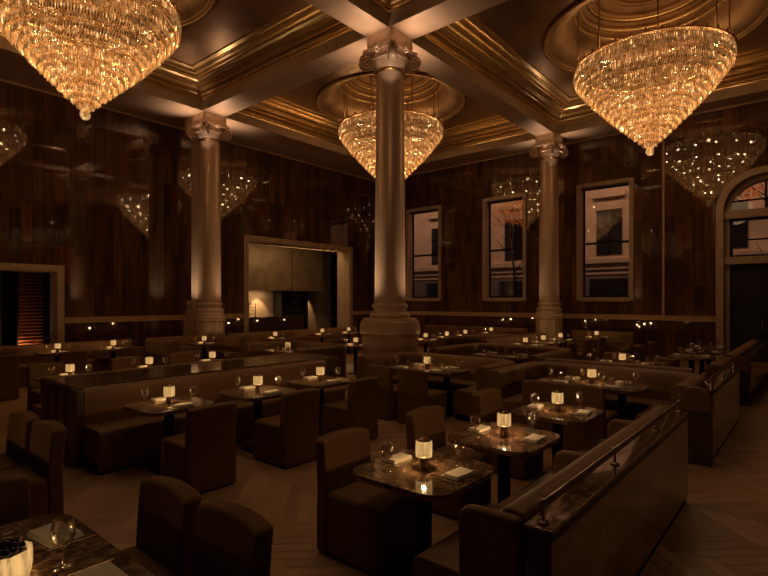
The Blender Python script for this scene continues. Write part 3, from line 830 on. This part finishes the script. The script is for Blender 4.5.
# ---- wall row on the left
W = ['the wall table at the left photo edge', 'the wall table before the left doorway', 'the wall table right of left doorway']
for (x, y), d, lp in zip(((2.75,13.1),(4.08,13.1),(5.28,13.1)), W, (False, True, True)): table2(x, y, d, lamp=lp)
for x, d in zip((2.75,3.95,5.15), ('chair at photo edge seen from behind, below left doorway', 'chair seen from behind, directly before the left doorway', 'chair seen from behind, right of the left doorway')):
    chair(x, 12.05, FYp, 'brown '+d)
table2(7.5, 12.75, 'the booth table before the left column')
table4(7.62, 9.35, 'the long table left of central column')
K = ['the left table before the kitchen opening', 'the middle table before the kitchen opening', 'the right table before the kitchen opening']
for (x, y), d in zip(((9.9,12.75),(12.1,13.0),(13.3,12.9)), K): table2(x, y, d)
table2(9.75, 9.2, 'the small table just behind the central column')
R_ = ['the first table right behind central column', 'the second table right behind central column', 'the third table right behind central column']
for (x, y), d in zip(((12.4,8.85),(13.5,8.82),(14.6,8.82)), R_): table2(x, y, d)
table2(16.5, 8.9, 'the table below the middle window')
S_ = ['the left table of the far short row', 'the centre table of the far short row', 'the right table of the far short row']
for (x, y), d in zip(((12.6,5.8),(13.75,5.8),(15.0,5.8)), S_): table2(x, y, d)
for x, nm in ((12.9,'left'),(14.1,'centre'),(15.2,'right')): chair(x, 4.95, FYp, 'brown chair, back to viewer, at the %s table of far short row' % nm)
table2(16.7, 5.3, 'the table below the right window')
U = ['the nearest unlit table by arched door', 'the middle unlit table by arched door', 'the farthest unlit table by arched door']
for (x, y), d in zip(((12.4,2.0),(13.7,2.0),(15.0,2.05)), U): table2(x, y, d, lamp=False)
for x, nm in ((11.95,'nearest'),(13.1,'middle'),(14.35,'farthest')): chair(x, 2.92, FY, 'pale edged brown chair at the %s unlit table by arched door' % nm)

# ---- foreground left corner
T0 = 'the long table in the lower left corner'
inst(TAB4, (.64, 2.5, 0), 0, 'granite topped long table in the lower left corner', 'long dining tables')
for (nx, ny, r, nm) in ((.88, 2.86, pi/2+.15, 'far right place'), (.86, 2.24, pi/2, 'near right place'), (.40, 2.86, pi/2, 'far left place')):
    inst(NAP, (nx, ny, ZT_), r, 'white folded napkin, %s of %s' % (nm, T0), 'folded napkins').scale = (1.22,1.22,1)
for (nx, ny, nm) in ((.80, 2.50, 'beside the lamp vase'), (.42, 2.60, 'behind the lamp vase')):
    inst(GLASS, (nx, ny, ZT_), 0, 'clear wine glass %s on %s' % (nm, T0), 'wine glasses').scale = (1.12,1.12,1.12)
for (nx, ny, nm) in ((.90, 2.715, 'far'), (.86, 2.40, 'near')):
    inst(KNIFE, (nx, ny, ZT_), -pi/2, 'steel knife at the %s right place of %s' % (nm, T0), 'table knives')
def lamp_vase():
    t = empty('candle_vase', (.60, 2.56, ZT_)); tag(t, 'faceted glowing glass candle vase filled with dark fruit on the corner table', 'candle holder')
    MB().lathe([(.001,.004),(.084,.004),(.098,.014),(.104,.05),(.104,.10),(.100,.128),(.092,.128),(.096,.10),(.096,.014)], 8, smooth=False).build('glass_body', M_lampglass, t)
    fr = MB()
    rr = random.Random(3)
    for i in range(16):
        a = i*2.4; q = .06*sqrt((i+.5)/16); r = rr.uniform(.016,.024)
        cx, cy, cz = q*cos(a), q*sin(a), .128+rr.uniform(0,.05)*(1-q/.07)
        fr.lathe([(.001,-r),(r*.7,-r*.7),(r,0),(r*.7,r*.7),(.001,r)], 10, (cx, cy, cz))
    fr.build('dark_fruit', M_berry, t, smooth_all=True)
    MB().lathe([(.001,.105),(.083,.105),(.083,.112),(.001,.112)], 10).build('inner_tray', M_black, t)
    point('lamp_light', (0,0,.06), 7.0, (1,.6,.27), .015, t)
lamp_vase()
chair(1.17, 2.80, FXm, 'brown chair left of pair in the foreground, tucked at corner table')
chair(1.19, 2.20, FXm, 'brown chair right of pair in the foreground, cut by bottom edge')
chair(.72, 3.40, FY, 'brown chair cut by the left edge, behind the corner table')
chair(1.20, 5.58, FXm, 'brown chair at left edge, farther of the overlapping pair')
chair(1.22, 4.98, FXm, 'brown chair at left edge, nearer of the overlapping pair')
table4(.60, 5.35, 'the long table cut by left edge')

# ------------------------------------------------------------------ banquettes and booths
BACKP = [(0,.03),(0,.45),(.02,.72),(.03,.80),(.015,.85),(-.04,.885),(-.10,.89),(-.17,.88),(-.20,.85),(-.21,.80),(-.21,.03)]
def banquette(path, label, seat=.50, arms=(), round_=.28, thick=.21, zt=.89, cat='banquette', name='banquette'):
    """path: front line of the backrest, seats lie to the left of the direction of travel"""
    o0 = (path[0][0], path[0][1], 0)
    t = empty(name, o0); tag(t, label, cat)
    pr = rounded_path(path, round_) if len(path) > 2 else list(path)
    pr = [(a-o0[0], b-o0[1]) for a, b in pr]
    bp = [((a if a > 0 else a*thick/.21), z*zt/.89 if z > .5 else z) for a, z in BACKP]
    MB().sweep(pr, bp).build('backrest', M_leather, t, bevel=.012, seg=2)
    # seat trimmed 2 cm inside the ends
    MB().sweep(pr, [(0,.02),(seat,.02),(seat+.005,.42),(seat-.02,.465),(seat-.07,.475),(0,.47)]).build('seat', M_leather, t, bevel=.012, seg=2)
    MB().sweep(pr, [(0,.0),(seat-.03,.0),(seat-.03,.10),(0,.10)]).build('plinth', M_plinth, t)
    for (s, r) in arms:     # rounded seat dividers
        d = (path[1][0]-path[0][0], path[1][1]-path[0][1]); L = sqrt(d[0]**2+d[1]**2); d = (d[0]/L, d[1]/L); nn = (-d[1], d[0])
        a = MB(); w = .055; vs = []
        prof = [(-.0,.40),(.42,.40),(.44,.55),(.42,.60),(.36,.63),(.12,.68),(0,.78)]
        for sg in (-w, w):
            for (o, z) in prof: vs.append((d[0]*(s+sg)+nn[0]*o, d[1]*(s+sg)+nn[1]*o, z))
        k = len(prof)
        fs = [tuple(range(k)), tuple(range(k, 2*k))[::-1]]+[(i, k+i, k+(i+1) % k, (i+1) % k) for i in range(k)]
        a.add(vs, fs).build('arm_divider', M_leather, t, bevel=.03, seg=3)
    return t
FB = banquette([(2.31,1.20),(5.52,1.20)], 'long brown leather banquette lining the inner side of the stone partition', .54,
          arms=(), thick=.15, zt=.885)
def arm(parent, s_, w, name):
    mb = MB(); pr = [(-.14,.10),(.19,.10),(.205,.78),(.19,.835),(.15,.86),(.05,.868),(-.13,.868)]; k = len(pr)
    vs = [(s_+sg*w/2, y, z) for sg in (-1, 1) for y, z in pr]
    mb.add(vs, [tuple(range(k)), tuple(range(k, 2*k))[::-1]]+[(i, k+i, k+(i+1) % k, (i+1) % k) for i in range(k)])
    return mb.build(name, M_leather, parent, bevel=.022, seg=3)
arm(FB, -.035, .07, 'end_panel'); arm(FB, 1.20, .075, 'arm_divider'); arm(FB, 2.42, .075, 'arm_divider')
banquette([(6.95,1.32),(8.22,1.32),(8.22,3.50),(6.75,3.50)], 'brown leather horseshoe booth at right with rolled top around long table', .42, cat='booth', name='horseshoe_booth')
banquette([(6.98,4.02),(8.03,4.02),(8.03,6.24),(6.85,6.24)], 'brown leather horseshoe booth in front of the central column', .42, cat='booth', name='horseshoe_booth')
banquette([(8.90,3.66),(8.90,1.40)], 'brown banquette backing onto the right horseshoe booth, facing the arched door', .40)
banquette([(9.5,1.32),(11.0,1.32)], 'short brown banquette along the grey tiled partition end', .40)
banquette([(9.0,4.10),(10.85,4.10),(10.85,6.2),(9.1,6.2)], 'unlit horseshoe booth right of the central column pedestal', .42, cat='booth', name='horseshoe_booth')
FB2 = banquette([(6.05,6.40),(2.25,6.40)], 'long brown banquette facing the viewer behind the three middle tables', .46)
MB().box(-3.88, -3.805, -.03, .23, 0, .88).build('end_panel', M_darkpanel, FB2, bevel=.008, seg=2)
banquette([(2.25,7.86),(6.30,7.86)], 'long banquette on the far side of the granite ledge', .40)
banquette([(6.0,13.75),(1.6,13.75)], 'wall banquette in front of the left doorway', .45)
banquette([(8.30,12.2),(8.30,13.78),(6.5,13.78),(6.5,12.2)], 'horseshoe booth in front of the left column', .38, cat='booth', name='horseshoe_booth')
banquette([(14.6,13.75),(8.9,13.75)], 'wall banquette in front of the kitchen opening', .45)
banquette([(6.95,8.36),(8.20,8.36),(8.45,8.55),(8.45,10.35),(7.2,10.35)], 'booth around long table left of the central column', .38, round_=.1, cat='booth', name='horseshoe_booth')
banquette([(11.7,7.95),(15.4,7.95)], 'far banquette behind the central column at right', .42)
banquette([(15.7,6.55),(11.9,6.55)], 'far banquette behind the far short row of tables', .42)
banquette([(17.6,4.45),(17.6,6.4)], 'dark banquette against the right window wall', .45)
banquette([(17.6,8.1),(17.6,12.6)], 'dark banquette below the middle and left windows', .45)
banquette([(11.5,1.32),(16.4,1.32)], 'farthest banquette lining the right aisle by the arched door', .42)

# cabinet ledges between back to back banquettes
def ledge(x0, x1, y0, y1, label):
    t = empty('service_ledge', (x0, y0, 0)); tag(t, label, 'counter')
    w, d = x1-x0, y1-y0
    MB().box(0, w, 0, d, 0, .86).build('cabinet', M_darkpanel, t, bevel=.01, seg=1)
    MB().box(-.03, w+.02, -.0, d+.0, .86, .89).build('granite_top', M_granite, t, bevel=.006, seg=2)
    for k in range(3):
        a = .06+k*(d-.1)/3; MB().box(-.018, -.001, a, a+(d-.1)/3-.04, .12, .80).build('side_panel', M_darkpanel, t, bevel=.005, seg=1)
    MB().box(.01, w-.01, .01, d-.01, -.0, .09)
    return t
ledge(2.27, 6.60, 6.64, 7.62, 'wide granite topped service ledge between the two middle banquettes')
ledge(11.9, 15.6, 6.80, 7.70, 'dark granite topped ledge at far right of the central column')
# stone partition with its rail
def partition(x0, x1, mat, label, ystart=.92, y1=1.05, seam=True):
    t = empty('stone_partition', (x0, ystart, 0)); tag(t, label, 'partition')
    w = x1-x0; d = y1-ystart
    MB().box(0, w, 0, d, .06, .83).build('stone_face', mat, t, bevel=.004, seg=1)
    MB().box(-.005, w+.005, -.008, d+.003, .83, .85).build('stone_cap', M_granite, t, bevel=.004, seg=1)
    MB().box(-.003, w+.003, -.006, -.001, .795, .829).build('dark_reflection_strip', M_black, t)  # dark band mirrored below the cap, put in as a thin strip
    MB().box(.01, w-.01, .012, d-.012, 0, .06).build('plinth', M_plinth, t)
    return t
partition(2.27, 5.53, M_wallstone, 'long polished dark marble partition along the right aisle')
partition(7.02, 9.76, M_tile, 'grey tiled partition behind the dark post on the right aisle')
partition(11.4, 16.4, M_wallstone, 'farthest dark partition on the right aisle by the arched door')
def post(x, label):
    t = empty('booth_end_post', (x, .90, 0)); tag(t, label, 'post')
    MB().box(0, .05, 0, .34, 0, .80).build('post_board', M_darkpanel, t, bevel=.006, seg=2)
    mb = MB(); 
    pts = [(.17+.18*cos(a), .71+.19*sin(a)) for a in [pi*i/10 for i in range(11)]]+[(-.012,.62),(.352,.62)]
    vs = [(xx, y, z) for xx in (-.03, .07) for y, z in pts]; k = len(pts)
    mb.add(vs, [tuple(range(k)), tuple(range(k, 2*k))[::-1]]+[(i, k+i, k+(i+1) % k, (i+1) % k) for i in range(k)])
    mb.build('leather_roll', M_leather, t, bevel=.012, seg=2)
post(6.86, 'dark booth end post with leather roll beyond the marble partition'); post(11.28, 'farther dark booth end post on the right aisle near the door')
def handrail():
    t = empty('handrail', (2.33, .985, .852)); tag(t, 'slim dark metal handrail on short posts along the dark marble partition', 'handrail')
    zr = .095
    MB().tube([(-.02,0,zr),(.5,0,zr),(1.5,0,zr),(2.6,0,zr),(3.16,0,zr)], .011, 10).build('rail', M_handrail, t)
    for x in (0, 1.13, 2.22, 3.15):
        MB().lathe([(.001,0),(.030,0),(.030,.006),(.012,.010),(.009,.014),(.009,.075),(.014,.082),(.014,.108),(.010,.113),(.001,.113)], 14, (x,0,0)).build('rail_post', M_handrail, t)
handrail()
def handrail2():
    t = empty('handrail', (7.1, .985, .852)); tag(t, 'dark metal handrail along the grey tiled partition', 'handrail')
    MB().tube([(-.29,-.09,-.30),(-.29,-.09,-.1),(-.27,-.09,.06),(-.1,0,.095),(.4,0,.095),(2.6,0,.095)], .011, 10).build('rail', M_handrail, t)
    for x in (.3, 1.3, 2.5):
        MB().lathe([(.001,0),(.030,0),(.030,.006),(.009,.014),(.009,.09),(.001,.1)], 12, (x,0,0)).build('rail_post', M_handrail, t)
handrail2()

# ------------------------------------------------------------------ kitchen beyond the opening
def kitchen():
    struct(MB().box(10.8, 20.4, 21.2, 21.4, 0, 4.8).build('wall_kitchen', M_kitchen))
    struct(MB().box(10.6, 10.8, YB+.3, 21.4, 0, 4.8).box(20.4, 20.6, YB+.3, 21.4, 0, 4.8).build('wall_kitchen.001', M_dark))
    struct(MB().box(10.6, 20.6, YB+.3, 21.4, 4.5, 4.6).build('ceiling', M_kitchen))
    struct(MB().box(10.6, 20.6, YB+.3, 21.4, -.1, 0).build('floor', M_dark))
    h = empty('range_hood', (12.2, 19.5, 0)); tag(h, 'broad bronze extraction hood panel above the kitchen range', 'hood')
    MB().box(0, 3.95, 0, 1.2, 2.38, 4.49).build('hood_body', M_hood, h, bevel=.01, seg=1)
    MB().box(4.0, 6.0, 0, 1.2, 2.38, 4.49).build('hood_body', M_hood, h, bevel=.01, seg=1)
    o = empty('oven_stack', (16.3, 20.3, 0)); tag(o, 'black oven stack with steel shelves under the hood', 'oven')
    MB().box(0, 1.75, .2, .85, 0, 2.36).build('oven_body', M_dark, o)
    for z, w in ((2.15,.9),(1.85,.5),(1.72,.7),(1.35,.8)):
        MB().box(.45, .45+w, .08, .2, z, z+.045).build('shelf', M_steel, o)
    for z in (2.0, 1.55):
        MB().tube([(.5,.1,z),(1.3,.1,z)], .012, 6).build('oven_handle', M_steel, o)
    r = empty('wire_rack', (12.9, 19.4, 0)); tag(r, 'black wire shelf rack at the left of the kitchen opening', 'rack')
    mb = MB()
    for x in (0,.35,.7,1.05): mb.tube([(x,0,1.15),(x,0,1.78)], .014, 6)
    for z in (1.3,1.45,1.6,1.76): mb.tube([(0,0,z),(1.05,0,z)], .014, 6)
    mb.build('rack_frame', M_black, r)
    cnt = empty('pass_counter', (11.75, 17.6, 0)); tag(cnt, 'dark wooden pass counter standing in the kitchen opening', 'counter')
    MB().box(0, 3.5, 0, .6, 0, 1.18).build('counter_front', M_darkpanel, cnt, bevel=.01, seg=1)
    MB().box(-.1, 3.55, -.05, .65, 1.18, 1.22).build('counter_top', M_granite, cnt, bevel=.005, seg=1)
    for x, nm in ((.95,'left'),(2.35,'right')):  # glowing dots standing in for lamps reflected on the counter
        s = empty('counter_reflection', (11.75+x, 17.53, 1.08)); tag(s, 'tiny %s round glowing reflection on the kitchen pass counter' % nm, 'reflection')
        MB().lathe([(.001,-.04),(.030,-.02),(.036,0),(.030,.02),(.001,.04)], 14).build('reflection_dot', M_glint, s); MB().box(-.03,.03,.03,.06,-.03,.03).build('back_plate', M_brass, s)
    back = empty('back_counter', (11.0, 20.5, 0)); tag(back, 'kitchen back counter under the bronze hood', 'counter')
    MB().box(0, 5.25, 0, .68, 0, 1.05).build('counter_front', M_darkpanel, back); MB().box(0, 5.25, -.03, .68, 1.05, 1.1).build('counter_top', M_steel, back)
    spot('kitchen_light', (15.2, 20.7, 2.36), (15.4, 21.2, 1.1), 110, (1,.62,.30), 70, .6)
    area('kitchen_light', (14.0, 20.75, 2.34), (14.0, 21.0, 1.0), 26, (1,.64,.32), 3.6, .12)
    spot('kitchen_light', (18.6, 20.7, 2.36), (18.5, 21.2, 1.1), 60, (1,.62,.30), 60, .6)
    area('kitchen_wash', (14.4, 17.3, 4.15), (14.6, 19.6, 3.0), 30, (1,.66,.32), 5, .15)
spot('kitchen_light', (14.5, 17.2, 4.1), (17.3, 17.0, 2.2), 45, (1,.62,.28), 80, .8)
kitchen()
# ------------------------------------------------------------------ wine room beyond the left doorway
def wine_room():
    struct(MB().box(.6, 6.4, 19.6, 19.8, 0, 3.4).build('wall_wine_room', M_dark)); struct(MB().box(.4, .6, YB+.3, 19.8, 0, 3.4).box(6.4, 6.6, YB+.3, 19.8, 0, 3.4).build('wall_wine_room.001', M_dark))
    struct(MB().box(.4, 6.6, YB+.3, 19.8, 3.3, 3.4).build('ceiling', M_dark)); struct(MB().box(.4, 6.6, YB+.3, 19.8, -.1, 0).build('floor', M_dark))
    M_copper = simple('amber_backlit_wood', (.55,.22,.07), .3, metal=.5)
    for x0, w, nm in ((4.72, .68, 'amber lit wine rack with many thin shelves in the left doorway'),):
        r = empty('wine_rack', (x0, 18.6, 0)); tag(r, nm, 'rack')
        MB().box(0, w, .38, .42, 0, 3.0).build('back_board', M_copper, r)
        for s in (0, w): MB().box(s-.02, s+.02, 0, .42, 0, 3.0).build('side_board', M_black, r)
        for k in range(24):
            MB().box(.02, w-.02, 0, .38, .35+k*.105, .365+k*.105).build('shelf', M_copper, r)
    q = empty('display_cabinet', (2.8, 18.9, 0)); tag(q, 'dark display cabinet with copper reflections in the left doorway', 'cabinet')
    MB().box(0, 1.6, .1, .5, 0, 3.0).build('cabinet_body', M_dark, q)
    for z in (2.35, 1.95): MB().box(.1, 1.5, .05, .1, z, z+.22).build('copper_reflection', M_copper, q)  # coppery reflections put in as thin coloured boxes
    MB().box(1.15, 1.17, .03, .06, 1.0, 1.9).build('light_strip', M_strip, q)
    for z in (1.0,1.12,1.24): MB().box(1.2, 1.5, .03, .06, z, z+.03).build('lit_shelf', M_strip, q)
    area('wine_light', (5.0, 17.7, .5), (5.05, 18.6, 1.7), 5, (1,.5,.18), .5, .2)
    point('wine_light', (3.7, 18.3, 2.6), 2.5, (1,.45,.18), .1)
wine_room()

# ------------------------------------------------------------------ street facade outside the windows
def facade():
    X = 27.0
    M_st = simple('pink_limestone', (.62,.45,.33), .8, noise=.15, scale=1.2)
    M_low = simple('grey_shopfront', (.16,.13,.13), .6, noise=.15, scale=2)
    M_gl = simple('dark_street_glass', (.02,.02,.025), .15, noise=.3, scale=2)
    M_leaf = simple('orange_lit_leaves', (.75,.27,.07), .7, noise=.4, scale=9)
    t = empty('street_building', (X, 0, -4)); tag(t, 'pink limestone building across the street seen through the windows', 'building')
    wz = [(6.5+4, 4.2+4), (11.6+4, 9.2+4)]
    MB().box(0, .6, -22, 45, 7.45, 22).build('upper_wall', M_st, t)
    MB().box(-.15, .6, -22, 45, 0, 7.2).build('shopfront', M_low, t)
    MB().box(-.45, .6, -22, 45, 7.75, 8.05).box(-.3, .6, -22, 45, 7.45, 7.75).box(-.2, 0, -22, 45, 7.2, 7.45).build('ledge', M_st, t, bevel=.04, seg=2)
    for i in range(-3, 8):
        yc = 2.85+i*5.1
        for z0, z1 in ((8.2, 10.5), (12.6, 15.2)):
            f = MB().box(-.04, .05, yc-.62, yc+.62, z0, z1).build('window', M_gl, t)
            m = MB().box(-.07, -.04, yc-.03, yc+.03, z0, z1)
            for zz in (z0+.75, z0+1.5): m.box(-.07, -.04, yc-.6, yc+.6, zz-.02, zz+.02)
            m.build('mullions', M_black, f)
        MB().box(-.25, 0, yc-.8, yc+.8, 11.1, 11.35).build('lintel', M_st, t)
        MB().box(-.2, -.14, yc-.9, yc+.9, 5.6, 7.0).build('shop_window', M_gl, t)
    for (ty, nm) in ((12.4,'behind the middle window'),(1.2,'behind the arched window')):
        tr = empty('street_tree', (25.6, ty, -4)); tag(tr, 'orange lit street tree '+nm, 'tree')
        tk = MB().tube([(0,0,0),(.05,.05,4),(0,0,7),(.1,.3,10)], .11, 8, .4)
        rr = random.Random(int(ty)); 
        for i in range(12):
            a = rr.uniform(0,6.3); z0 = rr.uniform(7,10); tk.tube([(0,.0,z0),(.5*cos(a),.7*sin(a),z0+.6),(.9*cos(a),1.3*sin(a),z0+1.3)], .03, 5, .3)
        tk.build('trunk', M_black, tr)
        lf = MB()
        for i in range(900):
            a = rr.uniform(0,6.3); q = 1.4*sqrt(rr.random()); z = 11.6+rr.uniform(-1.6,1.9); cx, cy = .7*q*cos(a), q*sin(a)
            s = .07; u = rr.uniform(0,3); lf.add([(cx-s*cos(u),cy-s*sin(u),z-s),(cx+s*cos(u),cy+s*sin(u),z-s*.3),(cx,cy,z+s)], [(0,1,2)])
        lf.build('foliage', M_leaf, tr)
    struct(MB().box(XR+.6, 28, -25, 45, -4.2, -4).build('street_floor', M_low))
    area('street_glow', (22.0, 9, 10.5), (27, 9, 6.2), 800, (1,.58,.34), 30, 1.0)
facade()

# ------------------------------------------------------------------ world, camera, colour
w = bpy.data.worlds.new('world'); S.world = w; w.use_nodes = True
bg = w.node_tree.nodes['Background']; bg.inputs[0].default_value = (.24,.17,.17,1); bg.inputs[1].default_value = .18

cam = bpy.data.cameras.new('camera'); co = bpy.data.objects.new('camera', cam); COL.objects.link(co); S.camera = co
al = radians(40.17)
co.location = (0, 0, 1.9); co.rotation_euler = (pi/2, 0, (pi/2-al)-pi/2 + 0)
# view direction in plan is (cos al, sin al)
co.rotation_euler = (pi/2, 0, al-pi/2)
cam.sensor_width = 36; cam.lens = 36*511.55/768; cam.shift_x = 0; cam.shift_y = (300.7-288)/768
cam.clip_start = .05; cam.clip_end = 200
S.view_settings.view_transform = 'Standard'; S.view_settings.look = 'None'; S.view_settings.exposure = 0; S.view_settings.gamma = 1
S.cycles.max_bounces = 7; S.cycles.transparent_max_bounces = 16; S.cycles.use_denoising = True
S.cycles.sample_clamp_indirect = 3; S.cycles.caustics_reflective = False; S.cycles.caustics_refractive = False
